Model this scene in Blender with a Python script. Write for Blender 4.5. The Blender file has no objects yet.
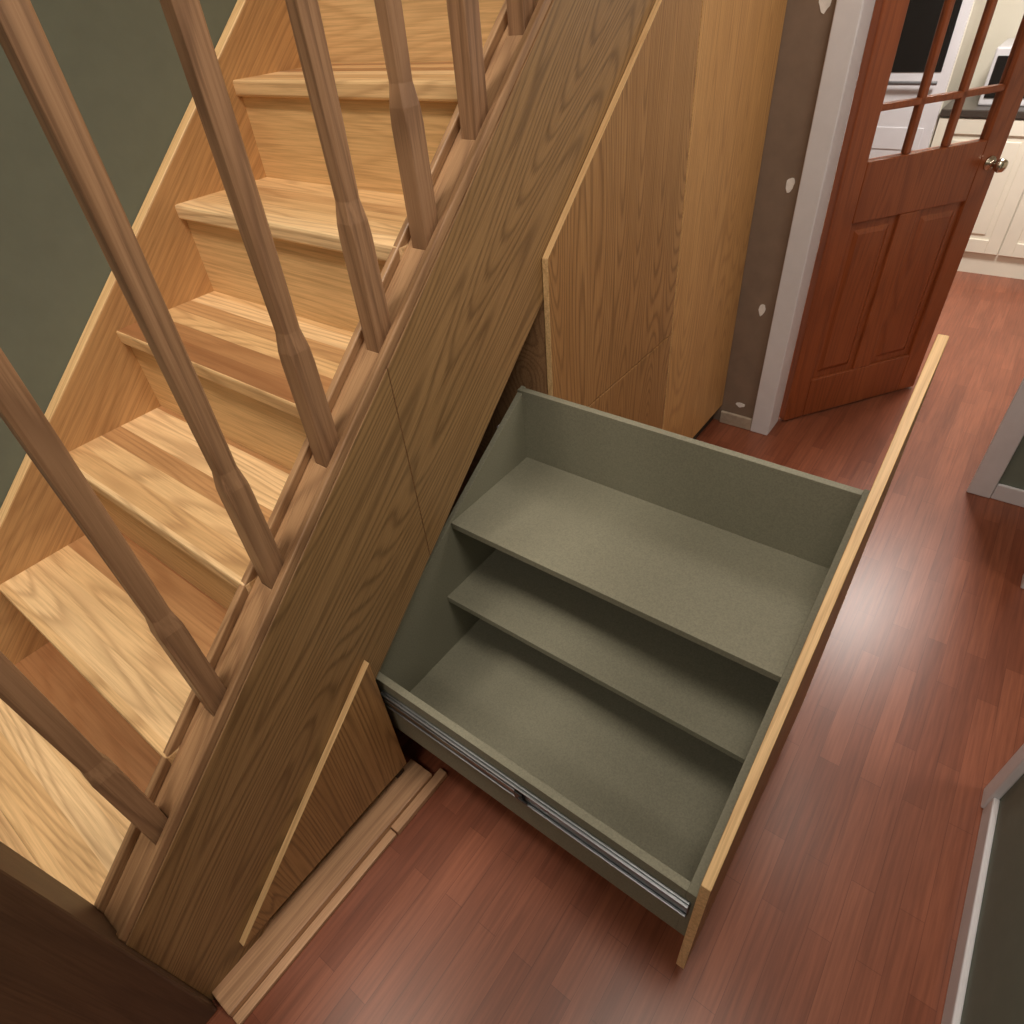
import bpy, math, random
from mathutils import Matrix, Vector
random.seed(4)
S=bpy.context.scene
S.view_settings.view_transform='Standard'
def c(r,g,b):
    f=lambda v:(v/255/12.92) if v/255<=.04045 else ((v/255+.055)/1.055)**2.4
    return (f(r),f(g),f(b),1)
# ---------------------------------------------------------------- materials
def newmat(n):
    m=bpy.data.materials.new(n); m.use_nodes=True
    nt=m.node_tree; b=nt.nodes['Principled BSDF']; return m,nt,b
def N(nt,t,**k):
    n=nt.nodes.new(t)
    for a,v in k.items(): setattr(n,a,v)
    return n
def math_(nt,op,a,b=None):
    n=N(nt,'ShaderNodeMath',operation=op)
    for i,v in enumerate((a,b)):
        if v is None: continue
        if isinstance(v,(int,float)): n.inputs[i].default_value=v
        else: nt.links.new(v,n.inputs[i])
    return n.outputs[0]
def ramp(nt,f,stops):
    r=N(nt,'ShaderNodeValToRGB'); e=r.color_ramp.elements
    while len(e)<len(stops): e.new(.5)
    for i,(p,col) in enumerate(stops): e[i].position=p; e[i].color=col
    nt.links.new(f,r.inputs[0]); return r.outputs[0]
def mixc(nt,f,a,b,mode='MIX'):
    m=N(nt,'ShaderNodeMix',data_type='RGBA',blend_type=mode)
    if isinstance(f,(int,float)): m.inputs[0].default_value=f
    else: nt.links.new(f,m.inputs[0])
    for i,v in ((6,a),(7,b)):
        if isinstance(v,tuple): m.inputs[i].default_value=v
        else: nt.links.new(v,m.inputs[i])
    return m.outputs[2]
def coords(nt,rot,scale):
    tc=N(nt,'ShaderNodeTexCoord'); m1=N(nt,'ShaderNodeMapping'); m1.inputs['Rotation'].default_value=rot
    nt.links.new(tc.outputs['Object'],m1.inputs[0])
    m2=N(nt,'ShaderNodeMapping'); m2.inputs['Scale'].default_value=scale
    nt.links.new(m1.outputs[0],m2.inputs[0]); return m1.outputs[0],m2.outputs[0]
def noise(nt,v,s,d=2,r=.5):
    n=N(nt,'ShaderNodeTexNoise'); n.inputs['Scale'].default_value=s; n.inputs['Detail'].default_value=d
    n.inputs['Roughness'].default_value=r
    nt.links.new(v,n.inputs['Vector']); return n.outputs[0]
def wood(name,light,mid,dark,axis='x',rot=(0,0,0),rings=55,ringscale=1.0,rough=.45,amt=.6,bump=.15):
    m,nt,b=newmat(name)
    st={'x':(.6,7,7),'y':(7,.6,7),'z':(7,7,.6)}[axis]
    ft={'x':(5,230,230),'y':(230,5,230),'z':(230,230,5)}[axis]
    base,v1=coords(nt,rot,tuple(q*ringscale for q in st)); _,v2=coords(nt,rot,ft)
    n1=noise(nt,v1,1.0,.4)
    fib=noise(nt,v2,1.0,3,.65)
    ph=math_(nt,'ADD',math_(nt,'MULTIPLY',n1,rings),math_(nt,'MULTIPLY',fib,3.5))
    rg=math_(nt,'SINE',ph)
    rg=math_(nt,'MULTIPLY_ADD',rg,.5); rg.node.inputs[2].default_value=.5
    rg=math_(nt,'POWER',rg,3)
    col=ramp(nt,noise(nt,v1,.6,3),[(.3,mid),(.7,light)])
    col=mixc(nt,math_(nt,'MULTIPLY',rg,amt),col,dark)
    fr=ramp(nt,fib,[(.35,(.76,.73,.69,1)),(.6,(1.05,1.05,1.05,1))])
    col=mixc(nt,.8,col,fr,'MULTIPLY')
    nt.links.new(col,b.inputs['Base Color']); b.inputs['Roughness'].default_value=rough
    bp=N(nt,'ShaderNodeBump'); bp.inputs['Strength'].default_value=bump; bp.inputs['Distance'].default_value=.002
    nt.links.new(fib,bp.inputs['Height']); nt.links.new(bp.outputs[0],b.inputs['Normal'])
    return m
def paint(name,col,rough=.6,var=.08,sc=40,metal=0,bump=.05):
    m,nt,b=newmat(name)
    _,v=coords(nt,(0,0,0),(1,1,1)); n=noise(nt,v,sc,4,.6)
    d=tuple(q*(1-var*2) for q in col[:3])+(1,); l=tuple(min(1,q*(1+var)) for q in col[:3])+(1,)
    nt.links.new(ramp(nt,n,[(.3,d),(.7,l)]),b.inputs['Base Color'])
    b.inputs['Roughness'].default_value=rough; b.inputs['Metallic'].default_value=metal
    bp=N(nt,'ShaderNodeBump'); bp.inputs['Strength'].default_value=bump; bp.inputs['Distance'].default_value=.002
    nt.links.new(n,bp.inputs['Height']); nt.links.new(bp.outputs[0],b.inputs['Normal'])
    return m
SL=math.atan(.85)
oak_s=wood('oak_string',c(160,126,84),c(146,113,73),c(94,68,40),'x',(0,SL,0),rings=230,amt=.55)
oak_p=wood('oak_panel',c(176,134,86),c(160,118,72),c(104,72,40),'z',rings=230,amt=.55)
oak_q=wood('oak_panel_light',c(200,154,98),c(186,140,86),c(142,98,58),'z',rings=200,amt=.4)
oak_edge=wood('oak_edge',c(240,202,150),c(228,188,134),c(196,150,100),'x',(0,SL,0),rings=120,amt=.35)
oak_b=wood('oak_baluster',c(170,132,98),c(152,114,84),c(108,76,54),'z',rings=110,amt=.5)
oak_c=wood('oak_cap',c(176,138,100),c(158,120,86),c(118,84,58),'x',(0,SL,0),rings=120,amt=.5)
oak_r=wood('oak_riser',c(230,192,140),c(218,178,124),c(184,140,92),'y',rings=110,amt=.3)
oak_w=wood('oak_wall_string',c(214,172,122),c(200,156,106),c(166,122,80),'x',(0,SL,0),rings=120,amt=.35)
newelm=wood('oak_newel_shaded',c(98,72,52),c(82,60,43),c(56,40,30),'z',rings=60,amt=.25)  # darker oak: the shade on the post is put into its colour
pine=wood('pine_plate',c(212,170,132),c(192,150,114),c(150,108,78),'x',rings=60,amt=.4)
doorw=wood('door_pine',c(158,86,48),c(142,72,38),c(108,50,26),'z',rings=90,amt=.4,rough=.3)
def tread_mat():
    m,nt,b=newmat('oak_tread_staves')
    base,v1=coords(nt,(0,0,0),(9,.8,9)); _,v2=coords(nt,(0,0,0),(190,5,190))
    sp=N(nt,'ShaderNodeSeparateXYZ'); nt.links.new(base,sp.inputs[0])
    fx=math_(nt,'FLOOR',math_(nt,'MULTIPLY',sp.outputs[0],19.0))
    fz=math_(nt,'MULTIPLY',math_(nt,'FLOOR',math_(nt,'MULTIPLY',math_(nt,'ADD',sp.outputs[2],.1),4.378)),17.3)
    key=math_(nt,'ADD',fx,fz)
    wn=N(nt,'ShaderNodeTexWhiteNoise',noise_dimensions='1D'); nt.links.new(key,wn.inputs['W'])
    col=ramp(nt,wn.outputs[0],[(0,c(150,102,66)),(.3,c(190,144,98)),(.5,c(226,186,134)),(1,c(244,210,162))])
    off=N(nt,'ShaderNodeVectorMath',operation='ADD'); nt.links.new(v1,off.inputs[0])
    sc=N(nt,'ShaderNodeVectorMath',operation='SCALE'); nt.links.new(wn.outputs['Color'],sc.inputs[0]); sc.inputs['Scale'].default_value=20
    nt.links.new(sc.outputs[0],off.inputs[1])
    n1=noise(nt,off.outputs[0],1,.5)
    fib=noise(nt,v2,1,3,.65)
    rg=math_(nt,'SINE',math_(nt,'ADD',math_(nt,'MULTIPLY',n1,90),math_(nt,'MULTIPLY',fib,3.0))); rg=math_(nt,'MULTIPLY_ADD',rg,.5); rg.node.inputs[2].default_value=.5
    col=mixc(nt,math_(nt,'MULTIPLY',math_(nt,'POWER',rg,3.0),.34),col,c(140,90,54))
    col=mixc(nt,.7,col,ramp(nt,fib,[(.35,(.76,.73,.70,1)),(.6,(1.05,1.05,1.05,1))]),'MULTIPLY')
    nt.links.new(col,b.inputs['Base Color']); b.inputs['Roughness'].default_value=.36
    return m
treadm=tread_mat()
def floor_mat():
    m,nt,b=newmat('laminate_floor')
    tc=N(nt,'ShaderNodeTexCoord')
    br=N(nt,'ShaderNodeTexBrick'); br.offset=.37; br.squash=1
    nt.links.new(tc.outputs['Object'],br.inputs['Vector'])
    br.inputs['Color1'].default_value=c(144,86,62); br.inputs['Color2'].default_value=c(124,70,49)
    br.inputs['Mortar'].default_value=c(106,58,41)
    br.inputs['Scale'].default_value=1; br.inputs['Mortar Size'].default_value=.0006
    br.inputs['Brick Width'].default_value=.43; br.inputs['Row Height'].default_value=.052
    _,v2=coords(nt,(0,0,0),(5,110,110)); fib=noise(nt,v2,1,4,.6)
    _,v3=coords(nt,(0,0,0),(1.5,14,14)); n3=noise(nt,v3,1,2)
    col=mixc(nt,.8,br.outputs[0],ramp(nt,fib,[(.3,(.68,.62,.6,1)),(.65,(1.15,1.12,1.1,1))]),'MULTIPLY')
    col=mixc(nt,.6,col,ramp(nt,n3,[(.3,(.74,.71,.69,1)),(.7,(1.14,1.14,1.14,1))]),'MULTIPLY')
    nt.links.new(col,b.inputs['Base Color'])
    b.inputs['Roughness'].default_value=.33
    return m
floorm=floor_mat()
green=paint('green_mdf',c(133,131,113),.75,.10,260)
greenwall=paint('green_wall',c(116,124,112),.8,.03,15)
taupe=paint('taupe_wall',c(132,112,96),.85,.06,10)
white=paint('white_gloss',c(220,218,222),.4,.03,10)
cream=paint('cream_cabinet',c(232,226,210),.4,.02,6)
ceilm=paint('ceiling_paint',c(228,225,218),.9,.02,10)
filler=paint('filler',c(236,232,228),.9,.05,60)
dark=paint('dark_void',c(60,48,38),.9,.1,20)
metal=paint('zinc_runner',c(150,154,158),.38,.05,80,1)
black=paint('black_plastic',c(18,18,18),.3,.05,30)
counter=paint('worktop',c(70,62,56),.3,.2,120)
brass=paint('knob_nickel',c(200,190,170),.25,.03,20,1)
g,nt,b=newmat('door_glass'); b.inputs['Transmission Weight'].default_value=1; b.inputs['Roughness'].default_value=.02; b.inputs['IOR'].default_value=1.1
n=N(nt,'ShaderNodeTexNoise'); bp=N(nt,'ShaderNodeBump'); bp.inputs['Strength'].default_value=.02; nt.links.new(n.outputs[0],bp.inputs['Height']); nt.links.new(bp.outputs[0],b.inputs['Normal'])
glass=g
em,nt,b=newmat('lamp_glass'); b.inputs['Emission Color'].default_value=(1,.9,.78,1); b.inputs['Emission Strength'].default_value=3
# ---------------------------------------------------------------- helpers
def empty(n,loc=(0,0,0),rz=0):
    o=bpy.data.objects.new(n,None); S.collection.objects.link(o); o.location=loc; o.rotation_euler=(0,0,rz); return o
def mk(n,vs,fs,mats,parent=None,idx=None,bev=0,smooth=False):
    me=bpy.data.meshes.new(n); me.from_pydata(vs,[],fs)
    for m in (mats if isinstance(mats,(list,tuple)) else [mats]): me.materials.append(m)
    if idx:
        for p,i in zip(me.polygons,idx): p.material_index=i
    if smooth:
        for p in me.polygons: p.use_smooth=True
    me.update()
    o=bpy.data.objects.new(n,me); S.collection.objects.link(o)
    import bmesh
    bm=bmesh.new(); bm.from_mesh(me); bmesh.ops.recalc_face_normals(bm,faces=bm.faces); bm.to_mesh(me); bm.free()
    if bev:
        b=o.modifiers.new('bevel','BEVEL'); b.width=bev; b.segments=2; b.limit_method='ANGLE'
    if parent: o.parent=parent
    return o
def box(n,x0,x1,y0,y1,z0,z1,m,parent=None,bev=0):
    vs=[(x,y,z) for x in (x0,x1) for y in (y0,y1) for z in (z0,z1)]
    fs=[(0,1,3,2),(4,6,7,5),(0,4,5,1),(2,3,7,6),(0,2,6,4),(1,5,7,3)]
    return mk(n,vs,fs,m,parent,bev=bev)
def prism(n,pts,y0,y1,mats,parent=None,bev=0):
    k=len(pts); vs=[(x,y0,z) for x,z in pts]+[(x,y1,z) for x,z in pts]
    fs=[tuple(range(k)),tuple(range(2*k-1,k-1,-1))]+[(i,(i+1)%k,(i+1)%k+k,i+k) for i in range(k)]
    idx=[0,0]+[1]*k if isinstance(mats,(list,tuple)) else None
    return mk(n,vs,fs,mats,parent,idx,bev)
def cyl(n,p0,p1,r,m,parent=None,seg=20,r2=None):
    p0=Vector(p0);p1=Vector(p1);d=(p1-p0).normalized(); a=d.orthogonal().normalized(); b=d.cross(a)
    vs=[];r2=r if r2 is None else r2
    for P,R in((p0,r),(p1,r2)):
        for i in range(seg):
            t=2*math.pi*i/seg; vs.append(tuple(P+a*R*math.cos(t)+b*R*math.sin(t)))
    fs=[tuple(range(seg)),tuple(range(2*seg-1,seg-1,-1))]+[(i,(i+1)%seg,(i+1)%seg+seg,i+seg) for i in range(seg)]
    return mk(n,vs,fs,m,parent)
def lathe(n,prof,origin,axis,m,parent=None,seg=28):
    d=Vector(axis).normalized(); a=d.orthogonal().normalized(); b=d.cross(a); o=Vector(origin); vs=[];fs=[]
    for h,r in prof:
        for i in range(seg):
            t=2*math.pi*i/seg; vs.append(tuple(o+d*h+(a*math.cos(t)+b*math.sin(t))*max(r,.0003)))
    for j in range(len(prof)-1):
        for i in range(seg):
            fs.append((j*seg+i,j*seg+(i+1)%seg,(j+1)*seg+(i+1)%seg,(j+1)*seg+i))
    fs+= [tuple(range(seg)),tuple(range(len(vs)-1,len(vs)-seg-1,-1))]
    return mk(n,vs,fs,m,parent,smooth=True)
# ---------------------------------------------------------------- room shell
XE=2.58; YS=1.79; YR=-.44
box('floor',-2.2,5.7,-2.2,1.9,-.05,0,floorm)
box('wall_stairs',-2.2,3.5,YS,YS+.1,0,4.9,greenwall)
box('wall_front',-2.3,-2.2,-.55,YS+.1,0,4.9,greenwall)
we=empty('wall_end')
box('left_part',XE,XE+.12,.66,YS,0,2.45,taupe,we)
box('header',XE,XE+.12,-.23,.66,2.06,2.45,taupe,we)
box('right_part',XE,XE+.12,YR-.1,-.23,0,2.45,greenwall,we)
wr=empty('wall_right')
box('near_part',-2.2,1.24,YR-.1,YR,0,2.45,greenwall,wr)
box('header',1.24,2.16,YR-.1,YR,2.06,2.45,greenwall,wr)
box('far_part',2.16,XE,YR-.1,YR,0,2.45,greenwall,wr)
box('wall_side_room',-2.2,XE+.12,-2.3,-2.2,0,2.45,greenwall)
ce=empty('ceiling')
box('hall_ceiling',-2.2,XE,-2.2,.86,2.45,2.69,ceilm,ce)
box('landing_ceiling',XE,5.7,-2.2,1.9,2.45,2.69,ceilm,ce)
box('upper_ceiling',-2.3,3.5,-.5,1.9,4.9,5.0,ceilm,ce)
box('wall_landing',3.4,3.5,-.5,1.9,2.69,4.9,greenwall)
box('wall_landing_side',-2.2,3.4,-.6,-.5,2.69,4.9,greenwall)
# trims
a1=empty('trim_1')
box('left',XE-.018,XE,.61,.69,0,2.09,white,a1,.004); box('right',XE-.018,XE,-.262,-.182,0,2.09,white,a1,.004)
box('top',XE-.018,XE,-.262,.69,2.09,2.17,white,a1,.004)
box('jamb_left',XE-.005,XE+.125,.61,.66,0,2.06,white,a1,.002); box('jamb_right',XE-.005,XE+.125,-.23,-.20,0,2.06,white,a1,.002)
a2=empty('trim_2')
box('near',1.215,1.275,YR,YR+.02,0,2.09,white,a2,.004); box('far',2.10,2.17,YR,YR+.03,0,2.09,white,a2,.004)
box('top',1.2,2.17,YR,YR+.02,2.09,2.16,white,a2,.004)
box('jamb_near',1.24,1.275,YR-.11,YR,0,2.09,white,a2,.002); box('jamb_far',2.10,2.16,YR-.11,YR,0,2.09,white,a2,.002)
box('baseboard_right',-2.2,1.214,YR,YR+.014,0,.07,white,None,.004)
box('baseboard_right_far',2.171,XE-.001,YR,YR+.014,0,.07,white,None,.004)
box('baseboard_end',XE-.014,XE,YR+.015,-.263,0,.07,white,None,.004)
box('baseboard_end_left',XE-.016,XE,.691,.84,0,.06,paint('beige_skirting',c(176,160,142),.5),None,.004)
# filler patches on taupe wall
fp=empty('filler_patches')
for i,(y,z,ry,rz) in enumerate([(.727,1.04,.014,.026),(.743,.567,.013,.024),(.726,1.56,.018,.03),(.76,.11,.02,.012)]):
    k=18; pts=[]
    for j in range(k):
        t=2*math.pi*j/k; q=.9+.22*random.random()
        pts.append((y+ry*q*math.cos(t)*(1+.35*math.sin(t)),z+rz*q*math.sin(t)))
    vs=[(XE-.0015,a,b_) for a,b_ in pts]+[(XE+.001,a,b_) for a,b_ in pts]
    mk('patch_%d'%i,vs,[tuple(range(k)),tuple(range(2*k-1,k-1,-1))]+[(j,(j+1)%k,(j+1)%k+k,j+k) for j in range(k)],filler,fp)
# ---------------------------------------------------------------- staircase
st=empty('staircase')
Y0,Y1=.945,1.75; R=.2284; G=.2714; x7,z7=1.118,1.549
for k in range(1,13):
    xn=x7+(k-7)*G; z=z7+(k-7)*R
    box('tread_%d'%k,xn,xn+G+.03,Y0,Y1+.005,z-.036,z,treadm,st,.006)
    zb=max(0,z-R)
    box('riser_%d'%k,xn+.016,xn+.034,Y0,Y1+.005,zb,z-.036,oak_r,st)
T=lambda x:.577+.843*x
P=lambda x:.1725+.857*x
TW=lambda x:.612+.842*x+.06
prism('wall_string',[(-.62,0),(-.365,0),(2.5,TW(2.5)-.36),(2.5,TW(2.5)),(-.62,TW(-.62))],Y1,YS-.001,[oak_w,oak_edge],st,.004)
xa,xs,xb=-.2,.69,2.42
B=lambda x:P(x)-.10
prism('outer_string_lower',[(xa,0),(-.085,0),(xs-.0008,B(xs)),(xs-.0008,T(xs)),(xa,T(xa))],.86,.90,[oak_s,oak_c],st,.0015)
prism('outer_string_upper',[(xs+.0008,B(xs)),(xb,B(xb)),(xb,T(xb)),(xs+.0008,T(xs))],.86,.90,[oak_s,oak_c],st,.0015)
prism('string_core',[(xa,0.02),(-.085,0.02),(xb,B(xb)+.01),(xb,T(xb)-.02),(xa,T(xa)-.02)],.90,Y0,[oak_c,oak_c],st)
def rail(n,y0,y1,o0,o1,x0=xa,x1=xb,m=oak_c,bev=.003):
    return prism(n,[(x0,T(x0)+o0),(x1,T(x1)+o0),(x1,T(x1)+o1),(x0,T(x0)+o1)],y0,y1,[m,m],st,bev)
rail('base_rail',.866,.962,-.022,.002)
rail('base_rail_lip_front',.862,.878,.001,.026); rail('base_rail_lip_back',.946,.962,.001,.026)
rail('handrail',.885,.947,.92,.985,bev=.014)
# newel
box('newel_post',-.36,-.2,.835,.965,0,1.5,newelm,st,.006)
box('newel_cap',-.375,-.185,.82,.98,1.5,1.53,newelm,st,.008)
mk('newel_cap_pyramid',[(-.37,.825,1.53),(-.19,.825,1.53),(-.19,.975,1.53),(-.37,.975,1.53),(-.28,.9,1.58)],[(0,1,2,3),(0,1,4),(1,2,4),(2,3,4),(3,0,4)],newelm,st)
def baluster(i,x,y=.907):
    z0=T(x)-.02; z1=T(x)+.93; L=z1-z0
    sec=[(0,.0205,.0015),(.212,.0205,.0015),(.238,.0208,.005),(.272,.0166,.0055),(.31,.0170,.0055),(.42,.0178,.0055),(.60,.0184,.0055),(L,.0188,.0055)]
    vs=[];fs=[]
    for h,s,q in sec:
        a=s-q
        for px,py in((s,-a),(s,a),(a,s),(-a,s),(-s,a),(-s,-a),(-a,-s),(a,-s)): vs.append((x+px,y+py,z0+h))
    for j in range(len(sec)-1):
        for t in range(8): fs.append((j*8+t,j*8+(t+1)%8,(j+1)*8+(t+1)%8,(j+1)*8+t))
    fs+=[tuple(range(8)),tuple(range(len(vs)-1,len(vs)-9,-1))]
    mk('baluster_%d'%i,vs,fs,oak_b,st,bev=.0012)
xs_=[-.046,.153,.351,.542,.724,.889,1.067,1.238,1.41,1.585,1.75,1.93,2.1,2.28]
for i,x in enumerate(xs_):
    baluster(i,x)
    if i<len(xs_)-1: rail('fillet_%d'%i,.887,.929,.001,.008,x+.0215,xs_[i+1]-.0215)
# ---------------------------------------------------------------- under-stairs joinery
ZB=.09; YF,YB=.842,.859
cp=empty('understairs_cupboard')
prism('small_door',[(-.09,ZB),(.436,ZB),(.436,P(.436)),(-.09,P(-.09)+.002)],YF,YB,[oak_p,oak_edge],cp,.001)
prism('pullout_front_lower',[(1.199,ZB),(1.923,ZB),(1.923,.713),(1.199,.713)],YF,YB,[oak_p,oak_p],cp,.0015)
prism('pullout_front_upper',[(1.199,.718),(1.923,.718),(1.923,P(1.923)),(1.199,P(1.199))],YF,YB,[oak_p,oak_edge],cp,.0015)
box('reveal_strip',1.20,1.93,.8595,.8615,.69,.74,dark,cp)
prism('tall_door',[(1.928,ZB),(XE-.005,ZB),(XE-.005,P(XE-.005)),(1.928,P(1.928))],YF,YB,[oak_q,oak_edge],cp,.001)
for i,(xa_,xb_) in enumerate(((.405,.432),(1.205,1.225),(1.915,1.935))):
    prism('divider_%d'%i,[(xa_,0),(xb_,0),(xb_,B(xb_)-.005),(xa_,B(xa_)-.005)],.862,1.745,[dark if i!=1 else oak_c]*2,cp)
box('plinth_right',1.20,XE-.003,.875,.895,0,ZB-.002,dark,cp)
box('plinth_left',-.19,.432,.875,.895,0,ZB-.002,dark,cp)
fl=empty('floor_timber_strip')
box('wide_board',-.19,.47,.792,.873,0,.032,pine,fl,.003)
box('narrow_board',-.19,.30,.768,.791,0,.014,pine,fl,.002)
box('narrow_board_end',.303,.50,.765,.791,0,.02,pine,fl,.002)
# ---------------------------------------------------------------- drawer
d=empty('understairs_drawer')
DY=.034
prism('front_panel',[(.439,ZB+.005),(1.195,ZB+.005),(1.195,P(1.195)-.006),(.439,P(.439)-.006)],DY,DY+.018,[oak_p,oak_edge],d,.0015)
F=lambda x:.44+.62*(x-.455)
prism('front_board',[(.455,.225),(1.158,.225),(1.158,F(1.158)),(.455,F(.455))],DY+.019,DY+.038,green,d,.001)
prism('back_board',[(.455,.225),(1.158,.225),(1.158,F(1.158)),(.455,F(.455))],.90,.915,green,d,.001)
DI=DY+.038
box('low_side',.455,.473,DI,.90,.225,.44,green,d,.001)
box('high_side',1.14,1.158,DI,.915,.225,.872,green,d,.001)
box('base',.473,1.14,DI,.90,.225,.24,green,d)
box('shelf_upper',.81,1.14,DI,.90,.642,.66,green,d,.001)
box('shelf_lower',.747,1.14,DI,.90,.422,.44,green,d,.001)
ru=empty('runner'); ru.parent=d
box('rail_outer',.449,.455,.06,.86,.352,.404,metal,ru,.002)
box('rail_top',.442,.449,.06,.86,.398,.403,metal,ru,.002)
box('rail_bottom',.442,.449,.06,.86,.353,.358,metal,ru,.002)
box('rail_inner',.443,.448,.44,.86,.370,.386,metal,ru,.001)
box('clip',.439,.449,.43,.452,.362,.392,black,ru,.002)
box('clip_lever',.436,.440,.415,.44,.372,.380,black,ru,.001)
ru2=empty('runner_far'); ru2.parent=d
box('rail_outer',1.158,1.168,.06,.86,.36,.412,metal,ru2,.002); box('rail_inner',1.166,1.172,.3,.86,.372,.40,metal,ru2,.001)
cyl('white_pipe',(1.09,.95,.77),(1.2045,.95,.77),.006,white)
# ---------------------------------------------------------------- kitchen door
W_=.74
dr=empty('door_1',(XE+.135,.60,0),math.atan2(-.573,.82))
t0,t1=-.02,.02
box('stile_hinge',0,.10,t0,t1,.01,2.0,doorw,dr,.004); box('stile_lock',W_-.10,W_,t0,t1,.01,2.0,doorw,dr,.004)
box('rail_bottom',.10,W_-.10,t0,t1,.01,.20,doorw,dr,.004); box('rail_lock',.10,W_-.10,t0,t1,.87,1.085,doorw,dr,.004)
box('rail_top',.10,W_-.10,t0,t1,1.88,2.0,doorw,dr,.004); box('mullion',W_/2-.045,W_/2+.045,t0,t1,.20,.87,doorw,dr,.004)
for i,(a,b_) in enumerate(((.10,W_/2-.045),(W_/2+.045,W_-.10))):
    box('panel_%d'%i,a,b_,-.008,.008,.20,.87,doorw,dr)
    q=.03; e=.018
    for s in(-1,1):
        vs=[(a+q,s*.008,.2+q),(b_-q,s*.008,.2+q),(b_-q,s*.008,.87-q),(a+q,s*.008,.87-q),(a+q+e,s*.017,.2+q+e),(b_-q-e,s*.017,.2+q+e),(b_-q-e,s*.017,.87-q-e),(a+q+e,s*.017,.87-q-e)]
        mk('raised_field_%d_%d'%(i,s),vs,[(0,1,5,4),(1,2,6,5),(2,3,7,6),(3,0,4,7),(4,5,6,7),(0,3,2,1)],doorw,dr)
gw=(W_-.2)/3
for i in(1,2): box('glazing_bar_v%d'%i,.10+gw*i-.011,.10+gw*i+.011,-.014,.014,1.085,1.88,doorw,dr,.004)
for i,z in enumerate((1.25,1.56)): box('glazing_bar_h%d'%i,.10,W_-.10,-.014,.014,z-.011,z+.011,doorw,dr,.004)
box('glass',.10,W_-.10,-.002,.002,1.085,1.88,glass,dr)
for s in(-1,1):
    lathe('knob_%d'%s,[(0,.026),(.006,.026),(.008,.011),(.03,.010),(.036,.020),(.05,.025),(.062,.021),(.068,.008)],(W_-.05,s*.02,1.0),(0,s,0),brass,dr)
# ---------------------------------------------------------------- kitchen
box('wall_kitchen',5.6,5.7,-2.2,1.9,0,2.45,cream)
box('wall_kitchen_left',3.5,5.7,1.9,2.0,0,2.45,cream)
box('wall_kitchen_right',XE+.12,5.7,-2.3,-2.2,0,2.45,cream)
kc=empty('kitchen_base_units')
def shaker(n,y0,y1,z0,z1,x,par):
    box(n+'_frame_l',x-.022,x,y0,y0+.07,z0,z1,cream,par,.003); box(n+'_frame_r',x-.022,x,y1-.07,y1,z0,z1,cream,par,.003)
    box(n+'_frame_b',x-.022,x,y0+.07,y1-.07,z0,z0+.08,cream,par,.003); box(n+'_frame_t',x-.022,x,y0+.07,y1-.07,z1-.08,z1,cream,par,.003)
    box(n+'_field',x-.012,x,y0+.07,y1-.07,z0+.08,z1-.08,cream,par)
    box(n+'_raised',x-.019,x-.011,y0+.1,y1-.1,z0+.11,z1-.11,cream,par,.006)
    cyl(n+'_knob',(x-.045,y0+.035,z1-.12),(x-.02,y0+.035,z1-.12),.013,brass,par)
XC=5.0
box('carcass',XC,5.6,-1.6,.62,.12,.86,cream,kc); box('plinth',XC+.0,5.6,-1.6,.62,0,.12,cream,kc)
box('worktop',XC-.03,5.6,-1.6,.62,.86,.90,counter,kc,.005)
yy=-1.6
for i in range(4):
    shaker('door_%d'%i,yy+.003,yy+.552,.13,.855,XC,kc); yy+=.555
ov=empty('oven_housing')
box('carcass',XC,5.6,.625,1.25,.0,2.2,cream,ov)
shaker('lower_door',.63,1.245,.13,.60,XC,ov)
box('oven_frame',XC-.025,XC,.63,1.245,.62,1.62,white,ov,.004)
box('oven_glass_lower',XC-.03,XC-.024,.68,1.195,.68,.80,white,ov,.003); box('oven_glass_upper',XC-.03,XC-.024,.68,1.195,1.08,1.48,black,ov,.003)
cyl('oven_handle',(XC-.06,.68,1.03),(XC-.06,1.195,1.03),.01,metal,ov); cyl('oven_handle_2',(XC-.06,.68,1.52),(XC-.06,1.195,1.52),.01,metal,ov)
mw=empty('microwave')
box('body',5.1,5.5,.0,.46,.90,1.18,white,mw,.01); box('window',5.094,5.1,.13,.44,.94,1.14,black,mw,.002); cyl('dial',(5.08,.06,1.0),(5.1,.06,1.0),.02,metal,mw)
bt=empty('kettle')
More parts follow.
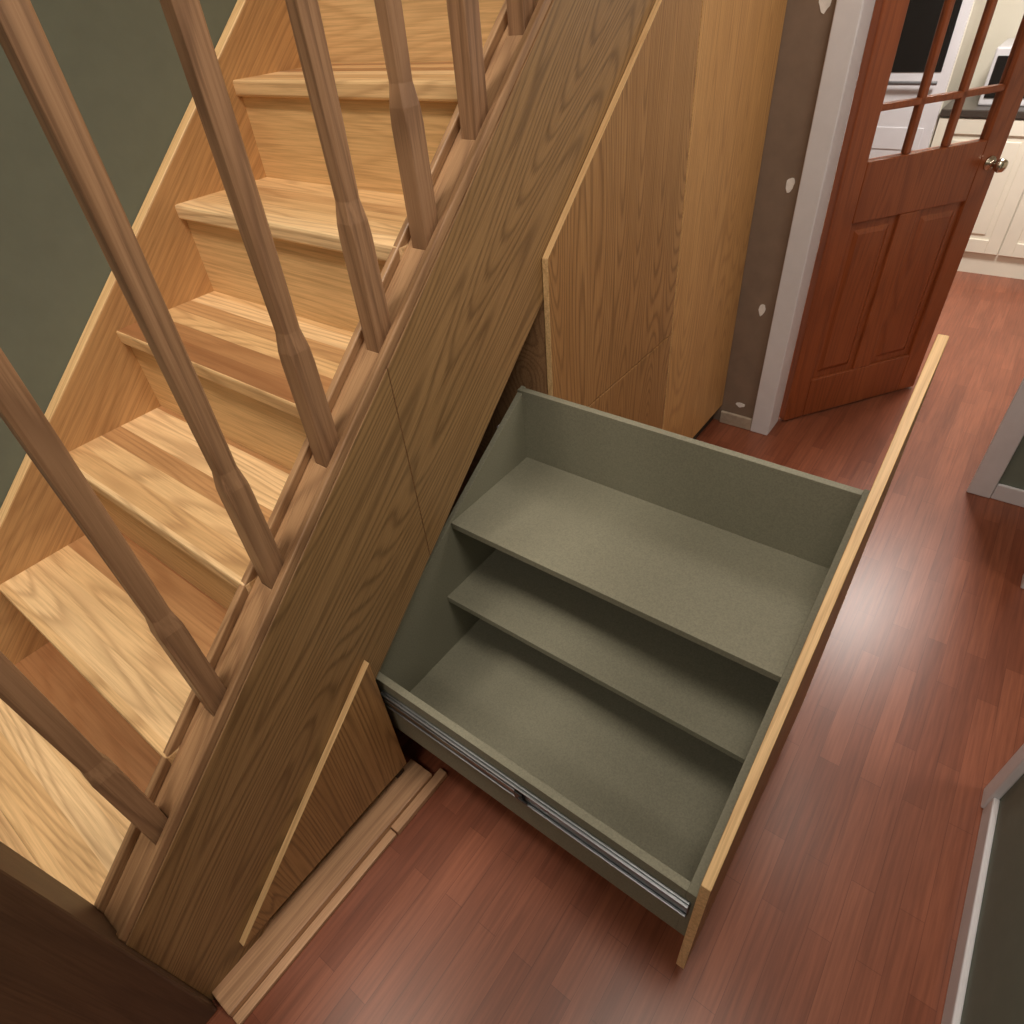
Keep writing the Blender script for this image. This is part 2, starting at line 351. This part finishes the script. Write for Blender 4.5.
lathe('body',[(0,.075),(.02,.08),(.14,.065),(.19,.05),(.2,.02),(.215,.012)],(5.3,-.25,.90),(0,0,1),white,bt)
lathe('spout',[(0,.02),(.07,.012)],(5.25,-.25,1.03),(-1,0,.7),white,bt)
box('handle',5.37,5.39,-.26,-.24,.94,1.07,black,bt,.004)
# ---------------------------------------------------------------- lights
def ceil_light(n,loc,energy,size,col,r=.15):
    e=empty(n,loc)
    lathe('shade',[(0,r),(-.02,r),(-.05,r*.8),(-.07,r*.4),(-.075,.001)],(0,0,0),(0,0,1),em,e)
    L=bpy.data.lights.new(n+'_lamp','AREA'); L.shape='DISK'; L.size=size; L.energy=energy; L.color=col
    o=bpy.data.objects.new('lamp',L); S.collection.objects.link(o); o.parent=e; o.location=(0,0,-.09)
ceil_light('ceiling_light',(-.4,1.25,4.89),104,.6,(1,.88,.74))
ceil_light('ceiling_light.001',(.5,-.02,2.449),14,.6,(1,.89,.77))
ceil_light('hall_fill_light',(-1.0,.3,2.449),11,.6,(1,.89,.77))  # unseen front fixture, added to even out the hall light
ceil_light('ceiling_light.003',(4.0,.1,2.449),66,.5,(1,.94,.87))
ceil_light('ceiling_light.004',(2.1,.15,2.449),9,.6,(1,.89,.77))
ceil_light('ceiling_light.005',(1.6,-1.4,2.449),12,.5,(1,.90,.78))
w=bpy.data.worlds.new('world'); S.world=w; w.use_nodes=True
w.node_tree.nodes['Background'].inputs[0].default_value=(.9,.85,.8,1); w.node_tree.nodes['Background'].inputs[1].default_value=.15
# ---------------------------------------------------------------- camera
cam=bpy.data.cameras.new('camera'); co=bpy.data.objects.new('camera',cam); S.collection.objects.link(co); S.camera=co
cam.sensor_width=36; cam.lens=627/1024*36; cam.clip_start=.02
fwd=Vector((.578,.4948,-.6496)).normalized(); up=Vector((.5568,.3425,.7563)); r=fwd.cross(up).normalized(); up=r.cross(fwd)
M=Matrix((r,up,-fwd)).transposed().to_4x4(); M.translation=Vector((0,0,1.7)); co.matrix_world=M
